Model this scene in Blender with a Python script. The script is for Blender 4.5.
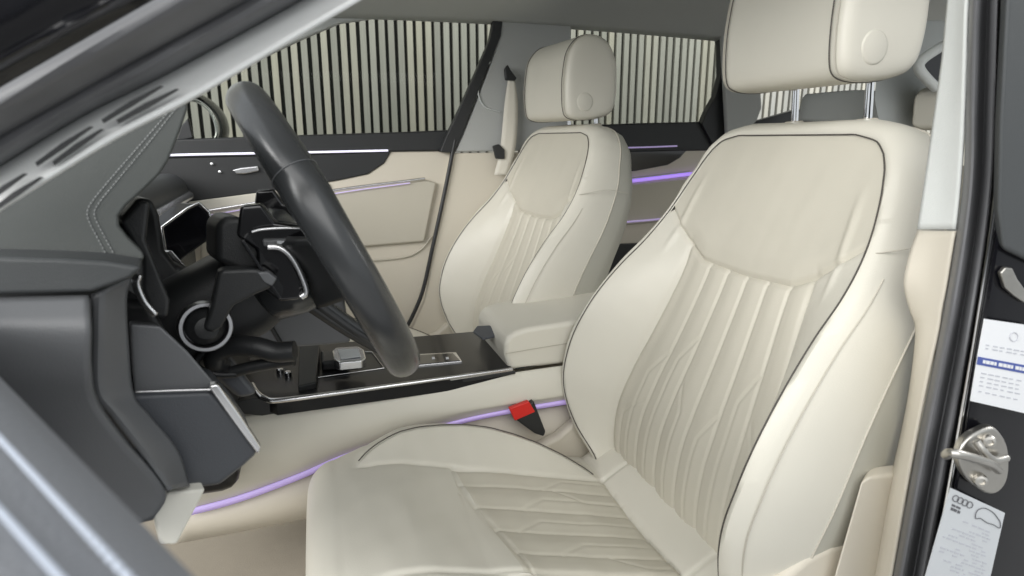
import bpy, bmesh, math, random
from mathutils import Vector, Matrix
import numpy as np
R = math.radians
rnd = random.Random(4)
scn = bpy.context.scene
for o in list(bpy.data.objects): bpy.data.objects.remove(o)

# ------------------------------------------------------------------ camera, world, lamps, exposure
# world: X runs to the rear of the car, Y from the driver's side to the passenger's side, Z up (metres)
FPX, YAW, PITCH, CAM = 620.0, R(17.5), R(13.5), Vector((0, 0, 1.02))
cam_d = bpy.data.cameras.new('camera'); cam = bpy.data.objects.new('camera', cam_d)
scn.collection.objects.link(cam); scn.camera = cam
cam_d.sensor_width = 36; cam_d.lens = 36*FPX/1024; cam_d.clip_start = .01; cam_d.clip_end = 100
cam.location = CAM; cam.rotation_euler = (R(90)-PITCH, 0, -YAW)
cam_d.dof.use_dof = True; cam_d.dof.focus_distance = 1.15; cam_d.dof.aperture_fstop = 7

w = bpy.data.worlds.new('World'); scn.world = w; w.use_nodes = True
w.node_tree.nodes['Background'].inputs[0].default_value = (.92, .97, 1, 1)
w.node_tree.nodes['Background'].inputs[1].default_value = .80
def area(name, loc, tgt, sx, sy, e, col=(1, .97, .92)):
    l = bpy.data.lights.new(name, 'AREA'); l.shape = 'RECTANGLE'; l.size = sx; l.size_y = sy
    l.energy = e; l.color = col
    o = bpy.data.objects.new(name, l); scn.collection.objects.link(o); o.location = loc
    o.rotation_euler = (Vector(tgt)-Vector(loc)).to_track_quat('-Z', 'Y').to_euler()
    return o
area('showroom_lamp_near', (-.5, -2.3, 2.9), (.5, .9, .7), 4.6, 3.0, 112, (1, .985, .96))
area('showroom_lamp_front', (-2.9, -.5, 2.2), (.7, 1.05, .9), 2.4, 1.8, 150, (1, .99, .97))
area('showroom_lamp_wall', (2.3, 1.3, 3.6), (1.8, 2.9, 1.0), 3.6, 0.8, 48, (1, .99, .97))
area('showroom_lamp_rear', (4.2, 1.0, 2.6), (1.2, 1.4, .9), 2.0, 1.5, 110, (1, .99, .97))
vs = scn.view_settings; vs.view_transform = 'Standard'; vs.look = 'None'; vs.exposure = 0.0; vs.gamma = 1

# ------------------------------------------------------------------ helpers
_s, _c, _sp, _cp = math.sin(YAW), math.cos(YAW), math.sin(PITCH), math.cos(PITCH)
_f, _r, _u = Vector((_s*_cp, _c*_cp, -_sp)), Vector((_c, -_s, 0)), Vector((_s*_sp, _c*_sp, _cp))
def at(px, py, Y=None, X=None, Z=None):
    """where a sight line of the photograph meets a real plane of the car"""
    d = _f + _r*((px-512)/FPX) + _u*((288-py)/FPX)
    t = (Y-CAM.y)/d.y if Y is not None else ((X-CAM.x)/d.x if X is not None else (Z-CAM.z)/d.z)
    return CAM + d*t
def pl(pts, Y=None, Z=None, X=None):
    out = []
    for p in pts:
        if len(p) == 3: out.append(at(p[0], p[1], Y=p[2]))
        else: out.append(at(p[0], p[1], Y=Y, Z=Z, X=X))
    return out
def lerp_tab(tab, x):
    xs = [t[0] for t in tab]; ys = [t[1] for t in tab]
    return np.interp(x, xs, ys)
def smooth_tab(tab):
    xs = np.array([t[0] for t in tab]); ys = np.array([t[1] for t in tab])
    m = np.gradient(ys, xs)
    def f(x):
        x = np.clip(x, xs[0], xs[-1]); i = np.clip(np.searchsorted(xs, x, 'right')-1, 0, len(xs)-2)
        h = xs[i+1]-xs[i]; t = (x-xs[i])/h
        return ((2*t**3-3*t**2+1)*ys[i]+(t**3-2*t**2+t)*h*m[i]+(-2*t**3+3*t**2)*ys[i+1]+(t**3-t**2)*h*m[i+1])
    return f
def spline(pts, n, closed=False):
    """Catmull-Rom through pts, n samples evenly spaced along it"""
    P = [Vector(p) for p in pts]; L = []
    m = len(P)
    segs = m if closed else m-1
    for i in range(segs):
        if closed: p0, p1, p2, p3 = P[(i-1) % m], P[i], P[(i+1) % m], P[(i+2) % m]
        else:
            p1, p2 = P[i], P[i+1]
            p0 = P[i-1] if i > 0 else p1*2-p2
            p3 = P[i+2] if i+2 < m else p2*2-p1
        for k in range(16):
            t = k/16
            L.append(.5*((2*p1)+(p2-p0)*t+(2*p0-5*p1+4*p2-p3)*t*t+(3*p1-p0-3*p2+p3)*t**3))
    L.append(P[0].copy() if closed else P[-1].copy())
    d = [0]
    for i in range(1, len(L)): d.append(d[-1]+(L[i]-L[i-1]).length)
    out = []; j = 0
    cnt = n
    for k in range(cnt):
        s = d[-1]*k/(cnt if closed else cnt-1)
        while j < len(d)-2 and d[j+1] < s: j += 1
        q = (s-d[j])/max(1e-9, d[j+1]-d[j])
        out.append(L[j].lerp(L[j+1], min(1, q)))
    return out

def empty(name, loc, label, cat, group=None):
    o = bpy.data.objects.new(name, None); scn.collection.objects.link(o); o.location = loc
    o.empty_display_size = .05
    o['label'] = label; o['category'] = cat; o['kind'] = 'thing'
    if group: o['group'] = group
    return o
def wloc(o):
    v = Vector((0, 0, 0))
    while o: v = v+o.location; o = o.parent
    return v
def link(name, me, m, parent=None, smooth=True, bevel=0, solid=0, sub=0, ang=38, label=None, soff=-1, bseg=3):
    if parent is not None: me.transform(Matrix.Translation(-wloc(parent)))
    o = bpy.data.objects.new(name, me); scn.collection.objects.link(o); o.parent = parent
    for x in (m if isinstance(m, (list, tuple)) else [m]): me.materials.append(x)
    if smooth:
        me.shade_smooth()
        if not bevel: me.set_sharp_from_angle(angle=R(ang))
    if solid:
        q = o.modifiers.new('thickness', 'SOLIDIFY'); q.thickness = solid; q.offset = soff
    if bevel:
        q = o.modifiers.new('bevel', 'BEVEL'); q.width = bevel; q.segments = bseg; q.limit_method = 'ANGLE'; q.angle_limit = R(35)
        q.harden_normals = True
    if sub:
        q = o.modifiers.new('sub', 'SUBSURF'); q.levels = q.render_levels = sub
    if label: o['label'] = label
    return o
def mesh(name, v, f):
    me = bpy.data.meshes.new(name); me.from_pydata([tuple(x) for x in v], [], f); me.update(); return me
def grid_faces(nr, nc, closed=False, off=0):
    F = []
    for i in range(nr-1):
        for j in range(nc if closed else nc-1):
            a = off+i*nc+j; b = off+i*nc+(j+1) % nc
            F.append((a, b, b+nc, a+nc))
    return F
def loft(name, rails, m, parent, n=40, cross=0, solid=0, flip=False, sm=True, **k):
    """sheet through rails (each a list of 3D points); cross = smooth resampling across the rails"""
    RS = [spline(r, n) if sm else lin(r, n) for r in rails]
    if cross:
        cols = [spline([r[j] for r in RS], cross) for j in range(n)]
        RS = [[cols[j][i] for j in range(n)] for i in range(cross)]
    V = [p for r in RS for p in r]; F = grid_faces(len(RS), n)
    c0 = RS[len(RS)//2]; k0 = n//2; t0 = c0[min(n-1, k0+1)]-c0[k0-1]; t1 = RS[min(len(RS)-1, len(RS)//2+1)][k0]-RS[max(0, len(RS)//2-1)][k0]
    if t0.cross(t1).dot(Vector((-.3, -1.6, 1.3))-c0[k0]) < 0: F = [tuple(reversed(f)) for f in F]   # thickness goes inwards, away from the showroom side
    return link(name, mesh(name, V, F), m, parent, solid=solid, **k)
def lin(pts, n):
    P = [Vector(p) for p in pts]; d = [0]
    for i in range(1, len(P)): d.append(d[-1]+(P[i]-P[i-1]).length)
    out = []; j = 0
    for k in range(n):
        s = d[-1]*k/(n-1)
        while j < len(d)-2 and d[j+1] < s: j += 1
        out.append(P[j].lerp(P[j+1], (s-d[j])/max(1e-9, d[j+1]-d[j])))
    return out
def tube_mesh(pts, r, n=60, seg=10, closed=False, sm=True, flat=1.0, up=None, taper=None):
    P = spline(pts, n, closed) if sm else [Vector(p) for p in pts]
    n = len(P); V = []; F = []
    prev = None
    for i in range(n):
        if closed: t = P[(i+1) % n]-P[i-1]
        else: t = P[min(n-1, i+1)]-P[max(0, i-1)]
        t.normalize()
        a = up.copy() if up else (prev if prev else Vector((.3, .5, .8)))
        x = (a-t*a.dot(t)).normalized(); y = t.cross(x); prev = x
        rr = r*(taper(i/(n-1)) if taper else 1)
        for k in range(seg):
            q = 2*math.pi*k/seg
            V.append(P[i]+x*(math.cos(q)*rr)+y*(math.sin(q)*rr*flat))
    F = grid_faces(n, seg, True)
    if closed:
        for j in range(seg): F.append(((n-1)*seg+j, (n-1)*seg+(j+1) % seg, (j+1) % seg, j))
    else:
        F.append(tuple(reversed(range(seg)))); F.append(tuple((n-1)*seg+k for k in range(seg)))
    return V, F
def tube(name, pts, r, m, parent, **k):
    lk = {q: k.pop(q) for q in ('label', 'bevel') if q in k}
    V, F = tube_mesh(pts, r, **k)
    return link(name, mesh(name, V, F), m, parent, ang=60, **lk)
def slab(name, pts, ext, m, parent, bevel=.003, rounded=0, **k):
    """solid plate: outline pts (3D) extruded by the vector ext"""
    P = [Vector(p) for p in pts]
    if rounded: P = spline(P, rounded, True)
    e = Vector(ext); n = len(P)
    bm = bmesh.new()
    a = [bm.verts.new(p) for p in P]; b = [bm.verts.new(p+e) for p in P]
    bm.faces.new(a); bm.faces.new(list(reversed(b)))
    for i in range(n): bm.faces.new((a[(i+1) % n], a[i], b[i], b[(i+1) % n]))
    bmesh.ops.recalc_face_normals(bm, faces=bm.faces)
    me = bpy.data.meshes.new(name); bm.to_mesh(me); bm.free()
    return link(name, me, m, parent, bevel=bevel, **k)
def box(name, lo, hi, m, parent, bevel=.003, rot=None, piv=None, **k):
    lo, hi = Vector(lo), Vector(hi)
    V = [Vector((x, y, z)) for x in (lo.x, hi.x) for y in (lo.y, hi.y) for z in (lo.z, hi.z)]
    F = [(0, 1, 3, 2), (4, 6, 7, 5), (0, 4, 5, 1), (2, 3, 7, 6), (0, 2, 6, 4), (1, 5, 7, 3)]
    if rot:
        c = Vector(piv) if piv else (lo+hi)/2
        V = [c+rot @ (v-c) for v in V]
    return link(name, mesh(name, V, F), m, parent, bevel=bevel, **k)
def lathe(name, c, axis, prof, m, parent, seg=40, **k):
    """prof = [(radius, height along axis)]"""
    ax = Vector(axis).normalized(); x = ax.orthogonal().normalized(); y = ax.cross(x); c = Vector(c)
    V = []
    for r_, h in prof:
        for q in range(seg):
            t = 2*math.pi*q/seg
            V.append(c+ax*h+x*(r_*math.cos(t))+y*(r_*math.sin(t)))
    F = grid_faces(len(prof), seg, True)
    F = F+[tuple(reversed(range(seg))), tuple((len(prof)-1)*seg+q for q in range(seg))]
    bm = bmesh.new(); me = mesh(name, V, F); bm.from_mesh(me); bmesh.ops.recalc_face_normals(bm, faces=bm.faces); bm.to_mesh(me); bm.free()
    return link(name, me, m, parent, **k)

# ------------------------------------------------------------------ materials
def mat(name, col, rough=.5, metal=0, grain=0, gscale=900, var=0, vscale=6, coat=0, spec=.5, emit=None, sheen=0):
    m = bpy.data.materials.new(name); m.use_nodes = True
    nt = m.node_tree; b = nt.nodes['Principled BSDF']
    b.inputs['Base Color'].default_value = (*col, 1); b.inputs['Roughness'].default_value = rough
    b.inputs['Metallic'].default_value = metal; b.inputs['Specular IOR Level'].default_value = spec
    if coat: b.inputs['Coat Weight'].default_value = coat; b.inputs['Coat Roughness'].default_value = .05
    if sheen: b.inputs['Sheen Weight'].default_value = sheen
    tc = nt.nodes.new('ShaderNodeTexCoord')
    if grain:
        v = nt.nodes.new('ShaderNodeTexVoronoi'); v.inputs['Scale'].default_value = gscale
        n2 = nt.nodes.new('ShaderNodeTexNoise'); n2.inputs['Scale'].default_value = gscale*.35; n2.inputs['Detail'].default_value = 3
        ad = nt.nodes.new('ShaderNodeMath'); ad.operation = 'ADD'
        bp = nt.nodes.new('ShaderNodeBump'); bp.inputs['Strength'].default_value = grain; bp.inputs['Distance'].default_value = .0008
        nt.links.new(tc.outputs['Object'], v.inputs['Vector']); nt.links.new(tc.outputs['Object'], n2.inputs['Vector'])
        nt.links.new(v.outputs['Distance'], ad.inputs[0]); nt.links.new(n2.outputs['Fac'], ad.inputs[1])
        nt.links.new(ad.outputs[0], bp.inputs['Height']); nt.links.new(bp.outputs['Normal'], b.inputs['Normal'])
    if var:
        n = nt.nodes.new('ShaderNodeTexNoise'); n.inputs['Scale'].default_value = vscale; n.inputs['Detail'].default_value = 4
        r = nt.nodes.new('ShaderNodeMapRange'); r.inputs[3].default_value = 1-var; r.inputs[4].default_value = 1+var
        mx = nt.nodes.new('ShaderNodeVectorMath'); mx.operation = 'SCALE'; mx.inputs[0].default_value = col
        nt.links.new(tc.outputs['Object'], n.inputs['Vector']); nt.links.new(n.outputs['Fac'], r.inputs[0])
        nt.links.new(r.outputs[0], mx.inputs['Scale']); nt.links.new(mx.outputs[0], b.inputs['Base Color'])
        r2 = nt.nodes.new('ShaderNodeMapRange'); r2.inputs[3].default_value = rough*.88; r2.inputs[4].default_value = min(1, rough*1.15)
        nt.links.new(n.outputs['Fac'], r2.inputs[0]); nt.links.new(r2.outputs[0], b.inputs['Roughness'])
    if emit:
        b.inputs['Emission Color'].default_value = (*emit[0], 1); b.inputs['Emission Strength'].default_value = emit[1]
    return m
M = dict(
 cream=mat('cream_leather', (.655, .63, .55), .42, grain=.14, gscale=800, var=.04),
 insert=mat('perforated_cream_leather', (.585, .555, .47), .47, grain=.14, gscale=900, var=.035, vscale=9),
 pipe=mat('dark_piping', (.075, .068, .060), .5),
 seam=mat('cream_seam', (.50, .47, .40), .6),
 shell=mat('grey_beige_shell', (.47, .46, .40), .5, grain=.15, var=.03),
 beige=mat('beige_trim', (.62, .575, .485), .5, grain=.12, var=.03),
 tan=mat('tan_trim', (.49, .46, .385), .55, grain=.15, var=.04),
 carpet=mat('beige_carpet', (.38, .335, .27), .95, grain=.35, gscale=700, var=.06, vscale=40),
 lining=mat('grey_lining', (.50, .52, .51), .9, grain=.4, gscale=600, var=.03),
 far_pillar=mat('shaded_grey_pillar', (.42, .43, .42), .8, grain=.3, gscale=700, var=.02),  # darker copy of the pillar grey, far-side shade put into the colour
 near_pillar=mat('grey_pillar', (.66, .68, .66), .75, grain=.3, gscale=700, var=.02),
 pillar=mat('lit_grey_pillar', (.82, .83, .82), .75, grain=.3, gscale=700, var=.02),  # lighter copy of the pillar grey, light on the A-pillar put into the colour
 dash=mat('grey_dash_leather', (.070, .076, .073), .5, grain=.22, gscale=1700, var=.06),
 dash2=mat('dark_dash_leather', (.05, .054, .056), .5, grain=.22, gscale=1700, var=.05),
 satin=mat('satin_grey_plastic', (.12, .124, .13), .36, grain=.15, var=.04),
 knee=mat('dark_knee_plastic', (.075, .08, .09), .42, grain=.3, var=.04),
 door_leather=mat('soft_grey_door_leather', (.135, .141, .153), .5, grain=.4, gscale=500, var=.05),
 black=mat('black_trim', (.018, .019, .02), .42, grain=.2, var=.1),
 gloss=mat('gloss_black', (.008, .008, .009), .12, coat=.6),
 paint=mat('black_paint', (.005, .005, .007), .22, coat=.25, spec=.25),
 rubber=mat('rubber_seal', (.125, .126, .132), .42, grain=.1, var=.12, vscale=30),
 rim=mat('black_rim_leather', (.036, .038, .040), .25, grain=.05, gscale=1500, var=.05, vscale=12, spec=.65),
 silver=mat('satin_silver', (.72, .72, .73), .25, 1),
 chrome=mat('chrome', (.85, .85, .86), .09, 1),
 zinc=mat('zinc_steel', (.55, .53, .49), .34, 1, grain=.15, gscale=200, var=.12, vscale=40),
 thread=mat('pale_thread', (.30, .31, .31), .7),
 red=mat('red_button', (.65, .02, .015), .35),
 white=mat('white_label', (.70, .71, .73), .45),
 greylabel=mat('grey_label', (.52, .54, .56), .5, var=.03),
 blue=mat('blue_print', (.06, .09, .30), .5),
 ink=mat('dark_print', (.10, .10, .11), .6),
 paleink=mat('pale_print', (.45, .46, .5), .6),
 violet=mat('violet_light_strip', (.5, .35, .9), .4, emit=((.42, .25, .95), .75)),
 violet_soft=mat('soft_violet_light_strip', (.62, .54, .78), .4, emit=((.58, .45, .9), .28)),
 whitestrip=mat('white_light_strip', (.8, .8, .9), .3, emit=((.85, .82, 1), .8)),
 webbing=mat('cream_webbing', (.66, .63, .55), .7, grain=.5, gscale=500),
 felt=mat('dark_felt', (.024, .025, .024), .95),
 floor=mat('grey_floor', (.25, .25, .25), .4, var=.08),
 door_thread=mat('pale_blue_thread', (.42, .46, .53), .7),
 violet_glow=mat('violet_light_line', (.58, .48, .85), .4, emit=((.50, .36, .80), .30)),
 ring=mat('brushed_ring', (.42, .42, .43), .32, 1),
 console=mat('console_black', (.010, .010, .011), .34, coat=.15, spec=.25),
 footwell=mat('lit_footwell_trim', (.80, .78, .70), .5),  # cream made paler, the light falling on this trim put into its colour
 screen=mat('dark_screen', (.006, .006, .008), .12),
)
def slat_mat():
    m = bpy.data.materials.new('oak_slats'); m.use_nodes = True; nt = m.node_tree; b = nt.nodes['Principled BSDF']
    tc = nt.nodes.new('ShaderNodeTexCoord'); g = nt.nodes.new('ShaderNodeNewGeometry')
    cr = nt.nodes.new('ShaderNodeValToRGB'); e = cr.color_ramp.elements
    e[0].color = (.28, .28, .255, 1); e[1].color = (.42, .41, .36, 1)
    for p, c in ((.3, (.31, .31, .28, 1)), (.55, (.37, .37, .34, 1)), (.8, (.40, .385, .325, 1))): q = e.new(p); q.color = c
    nt.links.new(g.outputs['Random Per Island'], cr.inputs[0])
    mp = nt.nodes.new('ShaderNodeMapping'); mp.inputs['Scale'].default_value = (60, 60, 3)
    n = nt.nodes.new('ShaderNodeTexNoise'); n.inputs['Scale'].default_value = 3; n.inputs['Detail'].default_value = 5
    r = nt.nodes.new('ShaderNodeMapRange'); r.inputs[3].default_value = .78; r.inputs[4].default_value = 1.18
    mx = nt.nodes.new('ShaderNodeVectorMath'); mx.operation = 'SCALE'
    nt.links.new(tc.outputs['Object'], mp.inputs[0]); nt.links.new(mp.outputs[0], n.inputs['Vector']); nt.links.new(n.outputs['Fac'], r.inputs[0])
    nt.links.new(cr.outputs[0], mx.inputs[0]); nt.links.new(r.outputs[0], mx.inputs['Scale']); nt.links.new(mx.outputs[0], b.inputs['Base Color'])
    b.inputs['Roughness'].default_value = .55
    return m
M['slat'] = slat_mat()
def glass_mat():
    m = bpy.data.materials.new('tinted_glass'); m.use_nodes = True; nt = m.node_tree
    nt.nodes.remove(nt.nodes['Principled BSDF']); out = nt.nodes['Material Output']
    t = nt.nodes.new('ShaderNodeBsdfTransparent'); t.inputs[0].default_value = (.81, .82, .79, 1)
    g = nt.nodes.new('ShaderNodeBsdfGlossy'); g.inputs['Roughness'].default_value = .02
    fr = nt.nodes.new('ShaderNodeFresnel'); fr.inputs[0].default_value = 1.1
    mx = nt.nodes.new('ShaderNodeMixShader')
    nt.links.new(fr.outputs[0], mx.inputs[0]); nt.links.new(t.outputs[0], mx.inputs[1]); nt.links.new(g.outputs[0], mx.inputs[2])
    nt.links.new(mx.outputs[0], out.inputs[0]); return m
M['glass'] = glass_mat()

# ------------------------------------------------------------------ showroom: floor and slatted wall
fl = box('floor', (-6, -5, -.05), (8, 5, 0), M['floor'], None, bevel=0); fl['kind'] = 'structure'
wall = empty('slatted_wall', (0, 2.9, 0), 'showroom wall of upright oak slats on black felt behind the car', 'wall')
WY = 2.86
V = []; F = []
for i in range(-48, 110):
    x = i*.04; jx = rnd.uniform(-.0012, .0012); wd = .0124
    b0 = len(V)
    for xx in (x-wd+jx, x+wd+jx):
        for yy in (WY, WY+.02):
            for zz in (.0, 2.7): V.append((xx, yy, zz))
    F += [tuple(b0+k for k in q) for q in ((0, 1, 3, 2), (4, 6, 7, 5), (0, 4, 5, 1), (2, 3, 7, 6), (0, 2, 6, 4), (1, 5, 7, 3))]
link('slat_row', mesh('slat_row', V, F), M['slat'], wall, smooth=False)
box('backing', (-2.0, WY+.0205, 0), (4.5, WY+.05, 2.72), M['felt'], wall, bevel=0)

# ------------------------------------------------------------------ seats
ANG = R(19); BX, BZ = .56, .37
TX, TZ = math.sin(ANG), math.cos(ANG); NX, NZ = -TZ, TX
def BK(a, v, h): return (BX+v*TX+h*NX, a, BZ+v*TZ+h*NZ)
t_ar = smooth_tab([(-.08, .20), (0, .212), (.04, .240), (.10, .262), (.17, .273), (.30, .272), (.42, .257), (.52, .240), (.57, .228), (.62, .212), (.65, .199), (.67, .184), (.683, .163), (.69, .13)])
t_hr = smooth_tab([(-.08, .0), (0, .038), (.05, .088), (.12, .134), (.2, .148), (.30, .137), (.40, .104), (.46, .076), (.52, .056), (.60, .043), (.69, .036)])
t_ai = smooth_tab([(-.08, .192), (0, .206), (.1, .210), (.2, .199), (.3, .180), (.42, .160), (.52, .153), (.6, .128), (.66, .105), (.69, .062)])
t_h0 = smooth_tab([(-.08, -.022), (0, -.006), (.06, .019), (.13, .035), (.2, .037), (.3, .033), (.45, .03), (.58, .034), (.69, .034)])
TI = .6
def noise2(a, b, k=1.0):
    return (np.sin(a*31*k+b*17*k+1.3)+np.sin(a*-23*k+b*41*k+.4)+np.sin(a*57*k+b*9*k+2.1))/3
def build_seat(name, loc, label, group):
    root = empty(name, loc, label, 'car seat', group)
    L = Vector(loc)
    def put(nm, V, F, m, par=root, **k):
        return link(nm, mesh(nm, [Vector(p)+L for p in V], F), m, par, **k)
    # ---- front of the backrest
    ti = np.concatenate([np.linspace(-1, -TI, 34)[:-1], np.linspace(-TI, TI, 150), np.linspace(TI, 1, 34)[1:]])
    NQ1, NQ2 = 130, 70
    q = np.concatenate([np.linspace(0, 1, NQ1)[:-1], 1+np.linspace(0, 1, NQ2)])
    T, Q = np.meshgrid(ti, q)
    rt = np.abs(T)
    yb = .452+.012*rt+.072*np.clip((rt-.42)/.58, 0, 1)**1.08
    v = np.where(Q <= 1, -.07+(yb+.07)*Q, yb+(.69-yb)*(Q-1))
    ar, hr, ai, h0 = t_ar(v), t_hr(v), t_ai(v), t_h0(v)
    wv = np.clip((rt-TI)/(1-TI), 0, 1)
    a = np.where(rt <= TI, T/TI*ai, np.sign(T)*(ai+(ar-ai)*wv))
    hs = h0+.006
    puff = .010*np.sin(np.pi*wv)*np.clip((.5-v)/.15, 0, 1)
    h = np.where(rt <= TI, h0+.006*(rt/TI)**2, hs+(hr-hs)*(wv**1.15)+puff)
    ky = np.clip((v-yb)/.04, 0, 1); ky = ky*ky*(3-2*ky)
    h = h*(1-ky)+ky*(h0+(hr-h0)*rt**2.2+.004*(1-rt**2))
    # stitched channels of the lower insert
    rr = T/TI; g = np.zeros_like(h)
    low = (Q < 1)&(rt <= TI+.001)
    def groove(cen, mask, dep=.0034, wid=.0032):
        d = (rr-cen)*ai
        return np.where(mask, -dep*np.exp(-(d/wid)**2), 0)
    vk = .27
    for cm in (-.72, -.40, -.08, .24, .56): g += groove(cm, low)
    for cm, tgt, vv in ((-.72, -.88, .20), (-.72, -.56, .26), (-.40, -.24, .17), (.24, .08, .19), (.24, .40, .27), (.56, .72, .22), (.56, .86, .12)):
        k = np.clip((vv+.06-v)/.06, 0, 1)
        g += groove(cm+(tgt-cm)*k, low & (v < vv+.05), .0020)
    g += np.where(low, .0026*(np.cos((rr+.08)*2*math.pi/.32)*-.5), 0)*np.clip((1-rt/TI)*6, 0, 1)
    # seam grooves: insert edge and yoke lower edge, soft creases of the yoke
    g += -.005*np.exp(-((rt-TI)/.022)**2)*np.clip((.50-v)/.06, 0, 1)
    g += -.0055*np.exp(-((v-yb)/.0045)**2)
    for sgn in (-1, 1):
        cr = sgn*(.205-.02*(v-.45)/.15)
        g += .0035*np.exp(-((a-cr)/.007)**2)*np.clip((v-.44)/.04, 0, 1)*np.clip((.62-v)/.05, 0, 1)
    h = h+g+np.where(low, .0002, .0006)*noise2(a, v)+np.where(low, .0001, .0003)*noise2(a, v, 2.7)+np.where(low|(Q >= 1), 0, .00025)*noise2(a*.6, v, 4.1)
    X = BX+v*TX+h*NX; Z = BZ+v*TZ+h*NZ
    P = np.stack([X, a, Z], -1).reshape(-1, 3)
    nc = len(ti); nr = len(q)
    regs = {'bolster': [], 'insert': [], 'yoke': []}
    for i in range(nr-1):
        for j in range(nc-1):
            tm = abs((ti[j]+ti[j+1])/2)
            k = 'yoke' if i >= NQ1-1 else ('insert' if tm < TI else 'bolster')
            b0 = i*nc+j; regs[k].append((b0, b0+1, b0+nc+1, b0+nc))
    def sub(fs):
        ids = sorted({x for f in fs for x in f}); mp = {x: i for i, x in enumerate(ids)}
        return [P[x] for x in ids], [tuple(mp[x] for x in reversed(f)) for f in fs]
    # surround: rolls from the piping round the side to the back
    sv = np.concatenate([np.linspace(-.07, .55, 60), np.linspace(.56, .69, 40)])
    side = [(float(t_ar(x)), float(x), float(t_hr(x))) for x in sv]
    top = [(.13-.26*k/14, .69, .036) for k in range(1, 14)]
    cur = [(-p[0], p[1], p[2]) for p in side]; cur = cur+[(-t_[0], t_[1], t_[2]) for t_ in top]+[p for p in reversed(side)]
    n = len(cur)
    rails_off = [(0, 0), (.005, .0045), (.011, .003), (.019, -.008), (.026, -.028), (.030, -.055), (.031, -.085), (.029, -.115), (.018, -.14), (-.01, -.152), (-.08, -.158)]
    Vs = []; nrm = []
    for i in range(n):
        p0, p1 = cur[max(0, i-3)], cur[min(n-1, i+3)]
        d = Vector((p1[0]-p0[0], p1[1]-p0[1])); d.normalize(); nrm.append(Vector((-d.y, d.x)))
    for (o_, dh) in rails_off:
        for i in range(n):
            p = cur[i]; k = 1.0
            tops = min(1, max(0, (p[1]-.55)/.14))
            out = o_*(1+.25*tops)
            dh = dh*(1+.0*min(1, max(0, (.22-p[1])/.2))) if -.1 < dh < -.05 else dh
            dd = dh*(1-.25*tops)-(p[2]-.036)*max(0, -dh/.158)*.8
            Vs.append(BK(p[0]+nrm[i].x*out, p[1]+nrm[i].y*out, p[2]+dd+.0012*math.sin(i*.31+o_*90)*(o_ > .01)))
    RS_ = 7
    Vsh = [tuple(x) for x in Vs[(RS_-1)*n:]]
    Vs = Vs[:RS_*n]; Fs = grid_faces(RS_, n); Fsh = grid_faces(len(rails_off)-RS_+1, n)
    Fsh.append(tuple((len(rails_off)-RS_)*n+i for i in range(n)))
    Fs_ = []
    bv, bf = sub(regs['bolster']); o0 = len(bv)
    back = put('backrest', bv+Vs, bf+[tuple(x+o0 for x in f) for f in Fs], M['cream'], ang=50)
    put('back_shell', Vsh, Fsh, M['shell'], root, ang=50)
    put('quilted_insert', *sub(regs['insert']), M['insert'], back, ang=70)
    put('yoke_panel', *sub(regs['yoke']), M['insert'], back, ang=70)
    pc = [Vector(BK(p[0]+nrm[i].x*.0015, p[1]+nrm[i].y*.0015, p[2]+.003)) for i, p in enumerate(cur)]
    V_, F_ = tube_mesh(pc, .0011, n=240, seg=8); put('piping', V_, F_, M['pipe'], back, ang=70)
    V_, F_ = tube_mesh([Vector(p) for p in Vsh[:n]], .0018, n=200, seg=6); put('shell_seam', V_, F_, M['seam'], back, ang=70)
    # stitched seams on the bolster's outer side
    for sgn in (-1, 1):
        sl = [(sgn*(float(t_ar(x))+.0235), float(x), float(t_hr(x))-.020) for x in np.linspace(-.05, .50, 30)]
        V_, F_ = tube_mesh([Vector(BK(*p)) for p in sl], .0008, n=80, seg=6)
        put('stitch_line', V_, F_, M['seam'], back, ang=70)
        hz = [(sgn*.243, .525, .057), (sgn*.262, .535, .045), (sgn*.283, .56, .0), (sgn*.286, .57, -.06)]
        V_, F_ = tube_mesh([Vector(BK(*p)) for p in hz], .0008, n=30, seg=6)
        put('stitch_line', V_, F_, M['seam'], back, ang=70)
    # ---- cushion
    fr_n = 16
    U = np.concatenate([np.full(4, -99), np.zeros(fr_n), np.linspace(.0, .225, 50)[1:], np.linspace(.225, .506, 92)[1:], np.linspace(.506, .64, 24)[1:]])
    A1 = np.concatenate([np.linspace(0, .147, 80), np.linspace(.147, .232, 40)[1:]])
    nroll = 14
    rows = []
    phis = np.concatenate([np.full(4, 90.), np.linspace(90, 0, fr_n)])
    def hfield(u, a):
        aa = np.abs(a)
        z = .505-.27*u-1.35*np.clip(.13-u, 0, 1)**2*1.25-.25*np.clip(aa-.08, 0, 1)**2*np.clip((.12-u)/.12, 0, 1)*4
        k = np.clip((u-.035)/.46, 0, 1); bs = np.sin(math.pi*k)
        hb = np.where(a < 0, .008, .048)*np.maximum(bs, 0)**.8; ap = .150+np.where(a < 0, .108, .078)*np.maximum(bs, 0)**.6
        wq = np.clip((aa-.147)/np.maximum(.004, ap-.147), 0, 1)
        z = z+hb*np.where(aa <= ap, wq**1.2, np.clip(1-((aa-ap)/.055)**2, 0, 1))
        z = z+.85*np.clip(u-.506, 0, .07)-.020*np.clip((-a-.147)/.06, 0, 1)
        z = z-.004*np.exp(-((aa-.147)/.005)**2)*np.clip((u-.03)/.03, 0, 1)
        ue = u+.12*a
        ins = (aa < .147)&(ue > .222)&(u < .508)
        z = z-.0032*np.exp(-((ue-.225)/.006)**2)*(aa < .152)-.004*np.exp(-((u-.506)/.006)**2)*(aa < .152)
        gg = np.zeros_like(z)
        for cm in (-.098, -.033, .033, .098): gg += -.0026*np.exp(-((a-cm)/.0042)**2)
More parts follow.
